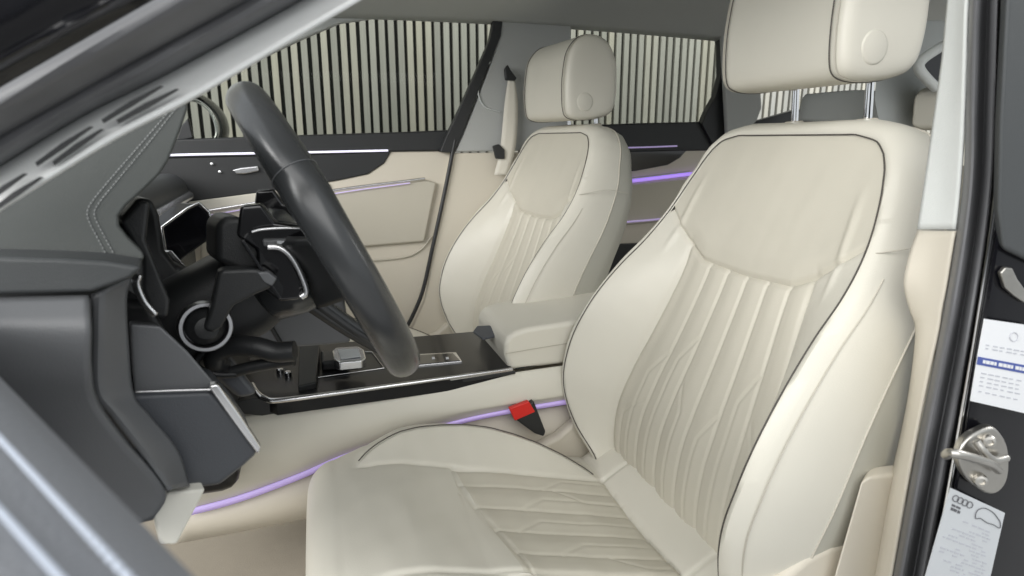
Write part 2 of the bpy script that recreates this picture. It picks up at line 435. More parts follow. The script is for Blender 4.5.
        for cm, tg, uu in ((-.098, -.066, .32), (.033, .066, .30), (.098, .128, .36), (-.033, 0, .27), (.098, .066, .38), (-.098, -.128, .4)):
            kk = np.clip((u-uu)/.05, 0, 1)
            gg += np.where(u > uu, -.0017*np.exp(-((a-(cm+(tg-cm)*kk))/.004)**2), 0)
        gg += .0014*np.cos(a*math.pi/.033)
        z = z+np.where(ins, gg*.75, 0)
        z = z-.010*np.exp(-(aa/.10)**2)*np.clip((u-.1)/.1, 0, 1)
        return z+.0011*noise2(u, a)+.0006*noise2(u, a, 2.3)
    Ag = np.concatenate([-A1[::-1][:-1], A1])
    nC = len(Ag)+2*nroll
    Pm = []; reg = []
    for i, u in enumerate(U):
        if i < 4+fr_n:
            ph = R(phis[i]); ub = -.052*math.sin(ph); dz = -.068*(1-math.cos(ph))
            if i < 4: dz = -.068-.15*(3-i)/3; ub = -.052+.02*(3-i)/3
            uu = 0.0
        else: ub = u; dz = 0; uu = u
        zc = hfield(np.full(len(Ag), uu), Ag)
        edge = .085*(1-min(1, max(0, ub+.052)/.17))**2.2
        row = []
        e0 = zc[0]; e1 = zc[-1]
        for k in range(nroll):
            t_ = (nroll-k)/nroll
            if t_ > .6: x_ = -.232-.04+edge; zz = e0-.045-.22*(t_-.6)/.4
            else:
                ph = t_/.6*math.pi/2; x_ = -.232-.04*math.sin(ph)+edge*t_/.6; zz = e0-.045*(1-math.cos(ph))
            row.append((ub, x_, zz+dz))
        for j, a_ in enumerate(Ag): row.append((ub-(.12*a_ if .2 < ub < .3 and abs(a_) < .15 else 0)*math.exp(-((ub-.225)/.03)**2), a_, zc[j]+dz))
        for k in range(1, nroll+1):
            t_ = k/nroll
            if t_ > .6: x_ = .232+.04-edge; zz = e1-.045-.22*(t_-.6)/.4
            else:
                ph = t_/.6*math.pi/2; x_ = .232+.04*math.sin(ph)-edge*t_/.6; zz = e1-.045*(1-math.cos(ph))
            row.append((ub, x_, zz+dz))
        Pm += row
    fc = []; fi = []
    for i in range(len(U)-1):
        um = (U[i]+U[i+1])/2
        for j in range(nC-1):
            b0 = i*nC+j; f_ = (b0, b0+1, b0+nC+1, b0+nC)
            jj = j-nroll
            am = abs((Ag[jj]+Ag[jj+1])/2) if 0 <= jj < len(Ag)-1 else 9
            (fi if (am < .147 and .225 < um < .506) else fc).append(f_)
    P = np.array(Pm)
    cu = put('seat_cushion', *sub(fc), M['cream'], ang=60)
    put('quilted_insert', *sub(fi), M['insert'], cu, ang=70)
    for sgn in (-1, 1):
        pp = []
        for u in np.linspace(.04, .492, 40):
            k = max(0, min(1, (u-.035)/.46)); bs = max(0, math.sin(math.pi*k))
            a_ = sgn*(.150+(.108 if sgn < 0 else .078)*bs**.6); z_ = float(hfield(np.array([u]), np.array([a_]))[0])
            pp.append(Vector((u, a_+sgn*.001, z_+.0032)))
        V_, F_ = tube_mesh(pp, .0011, n=120, seg=8); put('piping', V_, F_, M['pipe'], cu, ang=70)
    # side trim below the cushion
    for sgn in (-1, 1):
        pr_ = [(.02, .30), (.06, .37), (.20, .375), (.36, .37), (.46, .41), (.53, .462), (.58, .495), (.62, .507), (.67, .505), (.71, .47), (.71, .22), (.02, .22)]
        ob = slab('side_trim', [Vector((x, sgn*.272, z))+L for x, z in pr_], (0, sgn*.03, 0), M['beige'], root, bevel=.012)
    box('seat_base', L+Vector((.02, -.24, .17)), L+Vector((.62, .24, .30)), M['black'], root, bevel=.01)
    # ---- headrest
    prof = [(.702, 1.124), (.697, 1.17), (.699, 1.22), (.710, 1.272), (.742, 1.307), (.785, 1.314), (.824, 1.297), (.848, 1.255), (.853, 1.21), (.852, 1.162), (.840, 1.124), (.800, 1.108), (.75, 1.103), (.716, 1.108)]
    prof = spline([Vector((x, 0, z+.006)) for x, z in prof], 72, True)
    cx, cz = .775, 1.213
    ys = []
    for k in range(41):
        t_ = -1+2*k/40; ys.append(t_)
    Vh = []
    for t_ in ys:
        tt = abs(t_); y = .141*math.sin(t_*math.pi/2)
        ed = max(0, tt-.50)/.50
        sc_ = (1-ed**3.2)**(1/3.2) if ed < 1 else 0
        sc_ = max(.02, sc_)
        for p in prof:
            dx, dz = p.x-cx, p.z-cz
            # front face gently hollow across
            fx = -.006*(1-min(1, tt)**2)*max(0, -dx/.09)
            Vh.append((cx+dx*sc_-fx, y, cz+dz*(sc_**.85)))
    Fh = grid_faces(41, 72, True); Fh += [tuple(range(72)), tuple(reversed([40*72+k for k in range(72)]))]
    hd = put('headrest', Vh, Fh, M['cream'], ang=70)
    for sgn in (-1, 1):
        def ring(tt, r_, nm, m_, shrink=1.0):
            y = sgn*.141*math.sin(tt*math.pi/2); ed = max(0, tt-.5)/.5; sc_ = (1-ed**3.2)**(1/3.2)
            pts = [Vector((cx+(p.x-cx)*sc_*1.003, y, cz+(p.z-cz)*sc_**.85*1.003)) for p in prof]
            V_, F_ = tube_mesh(pts, r_, n=110, seg=7, closed=True); put(nm, V_, F_, m_, hd, ang=70)
        ring(.62, .0010, 'piping', M['pipe']); ring(.70, .0007, 'stitch_line', M['seam'])
    lathe('button', L+Vector((.753, -.1362, 1.154)), (0, -1, 0), [(.0235, -.012), (.0235, .004), (.022, .0055), (.020, .0062), (.001, .0064)], M['cream'], hd)
    for sgn in (-1, 1):
        tube('post', [L+Vector((.828, sgn*.078, 1.00)), L+Vector((.815, sgn*.078, 1.16))], .0062, M['chrome'], root, n=6, seg=14)
        lathe('post_collar', L+Vector((.823, sgn*.078, 1.046)), (-.1, 0, 1), [(.017, -.01), (.017, .012), (.014, .015), (.001, .015)], M['beige'], root)
    return root
driver = build_seat('leather_seat', (0, .86, -.010), 'cream leather driver seat beside the open doorway, with red buckle and quilted cushion', 'front seats')
def copy_tree(o, parent=None):
    c = o.copy(); scn.collection.objects.link(c); c.parent = parent
    for ch in list(o.children): copy_tree(ch, c)
    return c
passenger = copy_tree(driver); passenger.location = (-.085, 1.60, 0); passenger.rotation_euler = (0, 0, R(5))
passenger['label'] = 'cream leather passenger seat behind the centre armrest, beside the far door pillar'
for ch in passenger.children:
    if ch.name.startswith(('headrest', )): ch.location.z -= .041
# belt buckle on the driver seat
bk = slab('belt_buckle', pl([(512, 417), (534, 401), (546, 432), (544, 437), (535, 434)], Y=1.122), (.0, .020, 0), M['black'], driver, bevel=.004)
slab('release_button', pl([(509.5, 409), (529, 401.5), (535.5, 412), (515, 421)], Y=1.1205), (0, .012, 0), M['red'], bk, bevel=.002)

# ------------------------------------------------------------------ car body
body = empty('bodyshell', (.6, 1.24, 0), 'dark car bodyshell with grey lined roof and pillars, cut by the door opening', 'car')
def roof_z(x, y):
    return 1.435-.045*abs((y-1.24)/.72)**3-.04*((x-.6)/1.3)**2
V = []; nx, ny = 40, 30
for i in range(nx):
    for j in range(ny):
        x = -.22+2.5*i/(nx-1); y = .52+1.44*j/(ny-1); V.append((x, y, roof_z(x, y)+.0))
link('roof_lining', mesh('roof_lining', V, grid_faces(nx, ny)), M['lining'], body, solid=.03, soff=1)
# near A-pillar trim, with its slotted vent, and the seals and frame outside it
ap = loft('a_pillar_trim', [pl([(-60, 200), (0, 163), (83, 113), (167, 71), (293, 2), (420, -70)], Y=.530),
     pl([(-60, 212), (0, 172), (83, 122), (167, 80), (293, 10), (420, -62)], Y=.520),
     pl([(-60, 232), (0, 193), (100, 131), (180, 90), (300, 22), (420, -42)], Y=.506),
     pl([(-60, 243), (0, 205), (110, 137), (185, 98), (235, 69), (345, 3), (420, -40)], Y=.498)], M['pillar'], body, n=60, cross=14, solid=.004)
for a_, b_ in (((-14, 201), (24, 174.5)), ((-8, 210), (40, 178)), ((36, 164), (90, 127.5)), ((53, 163), (101, 130)), ((102, 121), (160, 87)), ((117, 121.5), (176, 90))):
    slab('vent_slot', [at(a_[0], a_[1]-1.6, Y=.4955), at((a_[0]+b_[0])/2-1, (a_[1]+b_[1])/2-2.6, Y=.4955), at(b_[0], b_[1]-1.2, Y=.4955), at(b_[0]+4, b_[1]-.6, Y=.4955), at((a_[0]+b_[0])/2+2, (a_[1]+b_[1])/2+2.2, Y=.4955), at(a_[0]+2, a_[1]+2.4, Y=.4955)], (0, -.0015, 0), M['black'], ap, bevel=0)
loft('door_seal', [pl([(-60, 198), (0, 163), (83, 113), (167, 71), (293, 2), (420, -70)], Y=.5265),
     pl([(-60, 187), (0, 151), (80, 103), (150, 66), (270, 2), (400, -72)], Y=.492),
     pl([(-60, 170), (0, 135), (80, 90), (130, 62), (245, 0), (380, -75)], Y=.492),
     pl([(-60, 160), (0, 124), (80, 80), (125, 56), (225, 0), (360, -78)], Y=.475),
     pl([(-60, 140), (0, 104), (80, 58), (110, 42), (185, 0), (320, -78)], Y=.455),
     pl([(-60, 124), (0, 88), (80, 42), (150, 2), (290, -78)], Y=.462)], M['rubber'], body, n=60, cross=44, solid=.002)
loft('body_frame', [pl([(-60, 124), (0, 88), (80, 42), (150, 2), (290, -78)], Y=.447),
     pl([(-60, 110), (0, 72), (80, 27), (130, 0), (270, -80)], Y=.437),
     pl([(-60, 98), (0, 62), (70, 24), (110, 2), (250, -80)], Y=.425),
     pl([(-60, 92), (0, 55), (60, 22), (100, 1), (240, -80)], Y=.427),
     pl([(-60, 60), (0, 22), (40, 0), (180, -80)], Y=.418),
     pl([(-60, 10), (-20, -20), (30, -50), (100, -90)], Y=.41)], M['paint'], body, n=50, cross=34, solid=.002)
# near B-pillar: trim, seals, painted jamb
ru = [pl([(958, -60), (950, 0), (944, 60), (934, 130), (925, 190), (919, 229)], Y=0.5550), pl([(965, -60), (961, 0), (957, 60), (950, 130), (944, 190), (938, 229)], Y=0.5300),
      pl([(976, -60), (969, 0), (967, 60), (965, 130), (961, 190), (957, 229)], Y=0.5050)]
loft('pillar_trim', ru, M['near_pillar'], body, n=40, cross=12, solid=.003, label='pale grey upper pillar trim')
rl = [pl([(919, 231), (909, 260), (905, 285), (912, 310), (918, 330), (913, 380), (904, 430), (888, 500), (876, 560), (868, 600)], Y=0.5550),
      pl([(938, 231), (932, 260), (928, 285), (926, 310), (924, 330), (917, 380), (908, 430), (893, 500), (880, 576), (874, 600)], Y=0.5300),
      pl([(957, 231), (952, 260), (948, 285), (943, 310), (940, 330), (929, 380), (919, 430), (906, 500), (893, 576), (888, 600)], Y=0.5050)]
loft('pillar_trim', rl, M['beige'], body, n=60, cross=12, solid=.003, label='beige lower pillar trim')
slab('pillar_foot_trim', pl([(861, 482), (870, 477), (893, 474), (906, 482), (895, 576), (890, 610), (826, 610), (836, 570)], Y=0.5400), (.03, .02, 0), M['beige'], body, bevel=.008)
def rail(top, mid1, mid2, bot, Y): return pl([(top+4, -60), (top, 0), (top-3, 100), (mid1, 200), (mid2, 330), (bot+22, 455), (bot, 576), (bot-8, 620)], Y=Y)
loft('door_seal', [rail(969, 961, 940, 893, 0.5050), rail(973, 966, 945, 898, 0.4830), rail(980, 972, 952, 905, 0.4770), rail(985, 978, 957, 911, 0.4870), rail(988, 980, 960, 914, 0.4890),
     rail(993, 985, 965, 919, 0.4710), rail(998, 990, 971, 926, 0.4670), rail(1001, 993, 974, 931, 0.4850)], M['rubber'], body, n=70, cross=60, solid=.003, flip=True)
jm = loft('door_jamb', [rail(1001, 993, 974, 931, 0.4870), rail(1006, 998, 977, 935, 0.4670), rail(1009, 1001, 980, 938, .4560), rail(1013, 1004, 984, 942, .4515),
     rail(1030, 1020, 1000, 965, .450), rail(1060, 1050, 1030, 1000, .449), rail(1110, 1100, 1080, 1050, .449), rail(1180, 1170, 1150, 1120, .449)], M['paint'], body, n=60, cross=60, solid=.003, flip=True)
loft('jamb_highlight', [rail(1003, 995.5, 975.5, 932, 0.4620), rail(1005, 997, 977, 933.5, 0.4580), rail(1006.5, 998.5, 978, 934.5, 0.4610)], M['chrome'], body, n=50, cross=6, solid=.003)  # bright sliver standing in for the highlight along the painted jamb
slab('upper_jamb_cover', pl([(1008, -30), (1060, -30), (1060, 270), (1040, 268), (1003, 250), (998, 210), (1000, 120)], Y=0.4400), (.02, .02, 0), M['dash2'], body, bevel=.006)
slab('latch_bracket', pl([(1001, 273), (1006, 267), (1013, 268), (1018, 279), (1026, 290), (1026, 304), (1014, 296), (1005, 288)], Y=.444), (.002, .006, 0), M['zinc'], body, bevel=.002)
# striker
def J(px, py, Y=0.4330): return at(px, py, Y=Y)
st = slab('striker', pl([(989, 428), (998, 430), (1007, 443), (1010, 460), (1008, 480), (1000, 492), (990, 495), (978, 489), (966, 478), (959, 462), (962, 447), (972, 436)], Y=0.4330), (.004, .012, 0), M['zinc'], body, bevel=.004, rounded=50)
tube('hook', [J(998, 470, 0.4290), J(990, 464, 0.4170), J(976, 459, 0.4070), J(962, 455, 0.4030), J(950, 453, 0.4070), J(946, 455, 0.4210)], .0048, M['zinc'], st, n=30)
tube('hook', [J(1006, 458, 0.4270), J(994, 460, 0.4210), J(984, 452, 0.4210), J(976, 441, 0.4270)], .0042, M['zinc'], st, n=30)
for bx_, by_ in ((988, 441), (980, 480)):
    lathe('bolt', J(bx_, by_, 0.4300), (-.55, -.8, .1), [(.0075, -.004), (.0075, .002), (.006, .0045), (.0035, .005), (.0034, .003), (.0005, .003)], M['zinc'], st, seg=24)
# labels stuck on the jamb
def sticker(nm, corners, Y, m, label, ext=.0012):
    return slab(nm, pl(corners, Y=Y), (0, ext, 0), m, body, bevel=0, label=label)
s1 = sticker('sticker', [(985, 319), (1040, 327), (1028, 414), (971, 401), (979, 352)], 0.4385, M['white'], 'white sticker with a blue band')
def onq(c, u, v):  # bilinear on a quad of pixels
    a, b, cc, d = c
    return ((a[0]*(1-u)+b[0]*u)*(1-v)+(d[0]*(1-u)+cc[0]*u)*v, (a[1]*(1-u)+b[1]*u)*(1-v)+(d[1]*(1-u)+cc[1]*u)*v)
def marks(nm, quad, rects, Y, m, par, ext=.0008):
    V = []; F = []
    for (u0, v0, u1, v1) in rects:
        b0 = len(V); ps = [at(*onq(quad, u, v), Y=Y) for u, v in ((u0, v0), (u1, v0), (u1, v1), (u0, v1))]
        V += ps+[p+Vector((0, ext, 0)) for p in ps]
        F += [tuple(b0+k for k in q) for q in ((0, 1, 2, 3), (7, 6, 5, 4), (0, 4, 5, 1), (1, 5, 6, 2), (2, 6, 7, 3), (3, 7, 4, 0))]
    return link(nm, mesh(nm, V, F), m, par, smooth=False)
Q1 = ((985, 319), (1040, 327), (1028, 414), (971, 401))
marks('blue_band', Q1, [(.0, .46, 1, .555)], 0.4378, M['blue'], s1)
rc = []
u = .1
for k in range(13):
    wd = rnd.uniform(.03, .06); rc.append((u, .488, u+wd, .527)); u += wd+.016*(1+2*(k % 4 == 3))
marks('lettering', Q1, rc, 0.4372, M['white'], s1)
rc = []
for v_ in (.30, .34, .64, .69, .74, .79, .86): rc += [(u_, v_, u_+rnd.uniform(.05, .1), v_+.013) for u_ in np.arange(.1, .85, .125)]
marks('lettering', Q1, rc, 0.4379, M['paleink'], s1)
tube('symbol', [at(1014+4*math.cos(t), 337+4.5*math.sin(t), Y=0.4378) for t in np.arange(0, 6.28, .5)], .0004, M['paleink'], s1, n=24, seg=5, closed=True)
Q2 = ((951, 488), (1005, 513), (976, 640), (912, 625))
s2 = sticker('sticker', Q2, 0.4375, M['greylabel'], 'long pale grey data sticker with four rings and a car outline')
for k in range(4):
    c_ = onq(Q2, .13+.085*k, .055)
    tube('ring_emblem', [at(c_[0]+3.1*math.cos(t)+0, c_[1]+3.1*math.sin(t), Y=0.4365) for t in np.arange(0, 6.28, .5)], .00045, M['ink'], s2, n=20, seg=5, closed=True)
tube('car_outline', [at(*onq(Q2, u, v), Y=0.4365) for u, v in ((.52, .09), (.56, .055), (.66, .03), (.80, .035), (.9, .06), (.96, .085), (.97, .125), (.86, .12), (.74, .125), (.62, .115), (.54, .13))], .0005, M['ink'], s2, n=50, seg=5, closed=True)
marks('symbol', Q2, [(.1, .10, .16, .115), (.18, .10, .25, .115), (.1, .125, .14, .145), (.155, .125, .2, .145), (.22, .125, .26, .145)], 0.4368, M['ink'], s2)
rc = []
for v_ in np.arange(.18, .95, .026):
    u = .1+rnd.choice((0, .25, .4))
    while u < .86:
        wd = rnd.uniform(.02, .10)
        if rnd.random() < .72: rc.append((u, v_, min(.9, u+wd), v_+.010))
        u += wd+.025
marks('lettering', Q2, rc, 0.4369, M['paleink'], s2)
# carpet and sill
box('carpet', (-1.0, .55, .12), (2.2, 1.95, .165), M['carpet'], body, bevel=0)
V = []
for i in range(30):
    for j in range(30):
        V.append((-.75+.5*i/29, .6+.5*j/29, .17+.30*(1-i/29)**1.6))
link('footwell_carpet', mesh('footwell_carpet', V, grid_faces(30, 30)), M['carpet'], body, solid=.01)
box('sill', (-.9, .36, .10), (1.2, .56, .30), M['paint'], body, bevel=.02)

# far side pillars
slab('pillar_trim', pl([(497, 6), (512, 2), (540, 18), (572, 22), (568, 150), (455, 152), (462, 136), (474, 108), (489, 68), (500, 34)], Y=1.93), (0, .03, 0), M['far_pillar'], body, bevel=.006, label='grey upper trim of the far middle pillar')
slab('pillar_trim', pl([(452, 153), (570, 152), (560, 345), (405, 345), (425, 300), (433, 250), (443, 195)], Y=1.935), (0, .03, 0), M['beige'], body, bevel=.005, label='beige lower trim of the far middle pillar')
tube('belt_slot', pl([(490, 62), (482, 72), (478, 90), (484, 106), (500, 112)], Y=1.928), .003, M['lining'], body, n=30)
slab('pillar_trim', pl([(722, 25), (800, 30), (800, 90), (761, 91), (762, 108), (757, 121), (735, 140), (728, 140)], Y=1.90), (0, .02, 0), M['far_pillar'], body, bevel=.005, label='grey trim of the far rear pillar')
slab('roof_rail', pl([(170, 110), (245, 66), (300, 40), (340, 23), (400, 14), (495, 10), (560, 13), (640, 16), (690, 20), (722, 30), (860, 40), (860, -40), (100, -40), (100, 120)], Y=1.955), (0, .03, .0), M['lining'], body, bevel=.008)
slab('window_edge', pl([(738, 140), (757, 121), (795, 110), (860, 104), (900, 104), (900, 180), (738, 180)], Y=1.93), (0, .03, 0), M['black'], body, bevel=.003)
loft('rear_pillar_lining', [pl([(798, 120), (802, 100), (806, 94)], Y=1.86), pl([(850, 122), (852, 100), (856, 90)], Y=1.70), pl([(880, 122), (884, 104), (890, 92)], Y=1.55)], M['lining'], body, n=12, cross=12, solid=.02)
tube('near_window_edge', pl([(950, 42, 1.0), (936, 50, 1.0), (922, 60, 1.0), (919, 68, 1.0), (926, 78, 1.0), (936, 88, 1.0)], Y=1.0), .010, M['near_pillar'], body, n=40)
slab('rear_glass_shade', pl([(960, 44), (936, 53), (924, 62), (922, 68), (928, 78), (940, 88), (960, 90)], Y=1.01), (.0, .01, 0), M['screen'], body, bevel=.002)
slab('rear_side_lining', pl([(880, 20), (960, 20), (960, 130), (880, 130), (874, 100)], Y=1.10), (.04, .02, 0), M['lining'], body, bevel=.004)

# ------------------------------------------------------------------ rear seat
rear = empty('rear_bench', (1.6, 1.24, 0), 'grey beige rear bench with headrest, just seen behind the driver seat', 'car seat')
box('backrest', (1.55, .65, .45), (1.72, 1.86, .95), M['tan'], rear, bevel=.05, rot=Matrix.Rotation(R(12), 3, 'Y'))
box('seat_cushion', (1.10, .65, .25), (1.62, 1.86, .46), M['tan'], rear, bevel=.05)
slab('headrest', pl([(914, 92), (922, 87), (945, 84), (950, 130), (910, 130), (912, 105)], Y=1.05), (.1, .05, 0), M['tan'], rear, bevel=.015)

# ------------------------------------------------------------------ passenger side doors
fd = empty('vehicle_door', (.0, 1.97, .2), 'closed far front door in beige and black, behind the steering wheel', 'car door', 'car doors')
slab('window_ledge', pl([(120, 142), (180, 139), (300, 135), (400, 132), (470, 129), (470, 150), (452, 151), (390, 152), (300, 156), (120, 160)], Y=1.95), (0, .05, 0), M['black'], fd, bevel=.006)
slab('inlay', pl([(120, 159), (300, 155), (391, 151.5), (384, 163), (368, 174), (340, 180), (280, 190), (180, 203), (120, 212)], Y=1.953), (0, .03, 0), M['black'], fd, bevel=.003)
slab('door_panel', pl([(391, 151), (454, 151), (446, 195), (433, 255), (424, 300), (408, 345), (100, 360), (100, 205), (180, 203), (280, 190), (340, 180), (368, 174), (384, 163)], Y=1.958), (0, .03, 0), M['beige'], fd, bevel=.004)
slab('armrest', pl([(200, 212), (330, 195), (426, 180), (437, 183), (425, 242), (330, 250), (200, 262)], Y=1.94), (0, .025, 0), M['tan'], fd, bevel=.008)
tube('light_strip', pl([(120, 158), (175, 155), (300, 152.5), (388, 150.5)], Y=1.945), .0030, M['whitestrip'], fd, n=30)
tube('chrome_strip', pl([(200, 212), (335, 190), (425, 178.5)], Y=1.936), .0035, M['silver'], fd, n=30)
tube('light_strip', pl([(200, 217), (335, 193.5), (410, 183)], Y=1.934), .0018, M['violet_soft'], fd, n=30)
slab('inlay', pl([(120, 208), (180, 203), (280, 190), (330, 184), (330, 194), (250, 206), (120, 226)], Y=1.951), (0, .02, 0), M['webbing'], fd, bevel=.003, label='pale strip under the dark inlay')
slab('door_handle', pl([(232, 170), (240, 168), (258, 166), (259, 171), (245, 174), (236, 174)], Y=1.94), (0, .012, 0), M['silver'], fd, bevel=.003)
for p in ((212, 164), (220, 172)): lathe('lock_button', at(*p, Y=1.95), (0, -1, 0), [(.004, -.004), (.004, .004), (.001, .005)], M['silver'], fd, seg=14)
tube('door_pocket_line', pl([(345, 262), (400, 258), (420, 250), (432, 236)], Y=1.953), .003, M['tan'], fd, n=30)
tube('door_seal', pl([(455, 140), (452, 155), (444, 195), (432, 250), (423, 290), (413, 315), (405, 330)], Y=1.93), .0065, M['black'], fd, n=50)
slab('window_frame', pl([(488, 8), (497, 10), (503, 20), (501, 36), (488, 68), (474, 104), (462, 136), (454, 153), (440, 152), (446, 137), (460, 108), (477, 70), (490, 40), (493, 24), (491, 14)], Y=1.925), (0, .03, 0), M['black'], fd, bevel=.003)
slab('window_pane', pl([(150, 145), (460, 136), (500, 30), (496, 5), (340, 10), (150, 110)], Y=1.985), (0, .004, 0), M['glass'], fd, bevel=0)
slab('mirror_triangle', pl([(176, 141), (181, 126), (188, 118), (193, 138)], Y=1.955), (0, .03, 0), M['black'], fd, bevel=.003)
mr = empty('wing_mirror', at(210, 120, Y=2.1), 'black far wing mirror seen through the front passenger window', 'mirror')
def MP(px, py, Y=2.12): return at(px, py, Y=Y)
V_, F_ = tube_mesh([MP(186, 96), MP(198, 98), MP(210, 105), MP(220, 116), MP(224, 130), MP(221, 142)], .014, n=40, seg=14, flat=4.5, up=Vector((1, 0, 1)))
link('mirror_shell', mesh('mirror_shell', V_, F_), M['gloss'], mr, ang=60)
tube('chrome_rim', [MP(188, 99, 2.05), MP(199, 102, 2.05), MP(209, 110, 2.05), MP(215, 121, 2.05), MP(217, 133, 2.05), MP(214, 142, 2.05)], .005, M['chrome'], mr, n=40)
rd = empty('vehicle_door', (1.2, 1.97, .2), 'closed far rear door with violet light strips, seen between the two front seats', 'car door', 'car doors')
slab('window_ledge', pl([(560, 126), (640, 123), (735, 121), (745, 130), (745, 150), (640, 152), (560, 155)], Y=1.95), (0, .05, 0), M['black'], rd, bevel=.006)
slab('inlay', pl([(560, 152), (640, 149), (690, 147), (680, 158), (668, 165), (636, 171), (560, 176)], Y=1.953), (0, .03, 0), M['gloss'], rd, bevel=.003)
slab('door_panel', pl([(560, 170), (636, 170), (668, 164), (690, 147), (745, 147), (745, 330), (560, 330)], Y=1.958), (0, .03, 0), M['beige'], rd, bevel=.004)
tube('light_strip', pl([(560, 149), (635, 147.5), (677, 146)], Y=1.947), .0026, M['violet_soft'], rd, n=20)
tube('light_strip', pl([(600, 184), (640, 180), (690, 174), (715, 171)], Y=1.948), .0058, M['violet'], rd, n=20)
tube('chrome_strip', pl([(600, 181.5), (640, 177.5), (690, 171.5)], Y=1.946), .003, M['silver'], rd, n=20)
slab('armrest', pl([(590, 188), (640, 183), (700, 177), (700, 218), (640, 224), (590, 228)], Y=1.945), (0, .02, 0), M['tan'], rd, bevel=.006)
tube('light_strip', pl([(600, 225), (626, 222), (650, 220), (680, 217)], Y=1.938), .0035, M['violet_soft'], rd, n=16)
slab('lower_panel', pl([(560, 247), (650, 243), (745, 240), (745, 330), (560, 330)], Y=1.942), (0, .02, 0), M['black'], rd, bevel=.004)
slab('window_frame', pl([(735, 25), (742, 60), (742, 150), (716, 150), (702, 124), (707, 112), (716, 96), (721, 76), (721, 45), (716, 29), (724, 22)], Y=1.935), (0, .03, 0), M['black'], rd, bevel=.003)
slab('window_pane', pl([(565, 128), (722, 126), (735, 30), (690, 10), (565, 5)], Y=1.985), (0, .004, 0), M['glass'], rd, bevel=0)

# ------------------------------------------------------------------ seat belt on the far pillar
sb = empty('seat_belt', at(500, 155, Y=1.9), 'cream seat belt hanging from its black loop on the far pillar', 'seat belt')
loft('webbing', [pl([(508, 79), (504.5, 105), (500, 150), (494, 175)], Y=1.905), pl([(515, 80), (518, 105), (516, 145), (508, 175)], Y=1.90)], M['webbing'], sb, n=30, cross=4, solid=.002)
slab('belt_loop', pl([(505, 69), (508, 64.5), (511, 70), (517, 78), (515, 81), (506, 80)], Y=1.895), (0, .015, 0), M['black'], sb, bevel=.003)
slab('tongue', pl([(493, 146), (499, 144), (505, 150), (505, 159), (496, 159)], Y=1.895), (0, .012, 0), M['black'], sb, bevel=.003)

# ------------------------------------------------------------------ centre console
cc = empty('centre_console', (.2, 1.24, .15), 'low centre console with gloss black top, silver gear selector and cream armrest', 'console')
# cream flank: overhanging upper pad, light strip in the crease, recessed lower panel
loft('side_panel', [pl([(235, 417), (300, 405), (400, 389), (510, 373), (600, 360), (700, 345)], Y=1.1550), pl([(235, 430), (300, 418), (400, 402), (510, 386), (600, 373), (700, 358)], Y=1.1420),
     pl([(200, 470), (270, 450), (340, 432), (420, 415), (500, 404), (600, 388), (700, 370)], Y=1.1350), pl([(190, 500), (240, 485), (300, 464), (345, 447), (400, 432), (480, 411), (600, 392), (700, 375)], Y=1.1420),
     pl([(185, 513), (240, 497), (300, 475), (345, 456), (400, 440), (480, 417), (600, 397), (700, 379)], Y=1.1580)], M['cream'], cc, n=60, cross=30, solid=.02)
loft('light_strip', [pl([(185, 511), (240, 496), (300, 474), (345, 455), (400, 438), (480, 416), (600, 395)], Y=1.146), pl([(185, 517), (240, 502), (300, 479.5), (345, 459.5), (400, 442), (480, 419.5), (600, 399)], Y=1.150)], M['violet_glow'], cc, n=50, solid=.003)
loft('lower_panel', [pl([(170, 515), (240, 500), (300, 480), (345, 462), (400, 442), (480, 420), (600, 400), (700, 380)], Y=1.1680), pl([(170, 545), (240, 532), (300, 520), (400, 500), (500, 480), (700, 440)], Y=1.1680)], M['beige'], cc, n=40, solid=.012)
TZc = .558
blk = [at(236, 400, Z=TZc), at(258, 393, Z=TZc), at(276, 400.5, Z=TZc), at(400, 384, Z=TZc), at(513, 368.5, Z=TZc), at(503, 357, Z=TZc), at(488, 340, Z=TZc), at(478, 331, Z=TZc), at(420, 336, Z=TZc), at(320, 344, Z=TZc), at(230, 352, Z=TZc), at(180, 372, Z=TZc)]
slab('top_panel', blk, (0, 0, -.03), M['console'], cc, bevel=.002)
slab('side_band', pl([(236, 402), (256, 398), (275, 404), (400, 387.5), (515, 371), (516, 374), (400, 393), (262, 416), (240, 414)], Y=1.1470), (0, .03, 0), M['black'], cc, bevel=.002)
tube('chrome_strip', [at(252, 385, Z=TZc), at(257, 393, Z=TZc+.001), at(266, 399, Z=TZc+.001), at(278, 400.5, Z=TZc+.001), at(330, 394, Z=TZc+.001), at(400, 384.5, Z=TZc+.001), at(512, 369, Z=TZc+.001)], .0058, M['silver'], cc, n=80, taper=lambda t: 1-.45*t)
slab('chrome_trim', pl([(255, 389), (262, 397), (276, 401.5), (400, 385), (513, 369.3), (513, 371), (400, 389), (279, 406.5), (264, 402), (256, 393)], Y=1.1455), (0, .006, 0), M['silver'], cc, bevel=.001)
sh = [at(312, 378.5, Z=TZc+.002), at(384, 368, Z=TZc+.002), at(372, 352, Z=TZc+.002), at(312, 352, Z=TZc+.002)]
tube('selector_outline', sh, .0012, M['silver'], cc, n=8, sm=False, closed=True)
box('selector_base', tuple(at(322, 372, Z=TZc)+Vector((0, 0, 0))), tuple(at(322, 372, Z=TZc)+Vector((.055, .07, .022))), M['black'], cc, bevel=.006)
sl_ = slab('gear_selector', [at(332, 350.5, Z=.603), at(336, 347, Z=.605), at(359, 345.8, Z=.606), at(364, 349, Z=.605), at(366, 357, Z=.602), at(362, 360, Z=.601), at(339, 362, Z=.601), at(334, 359, Z=.602)], (0, 0, -.020), M['silver'], cc, bevel=.004)
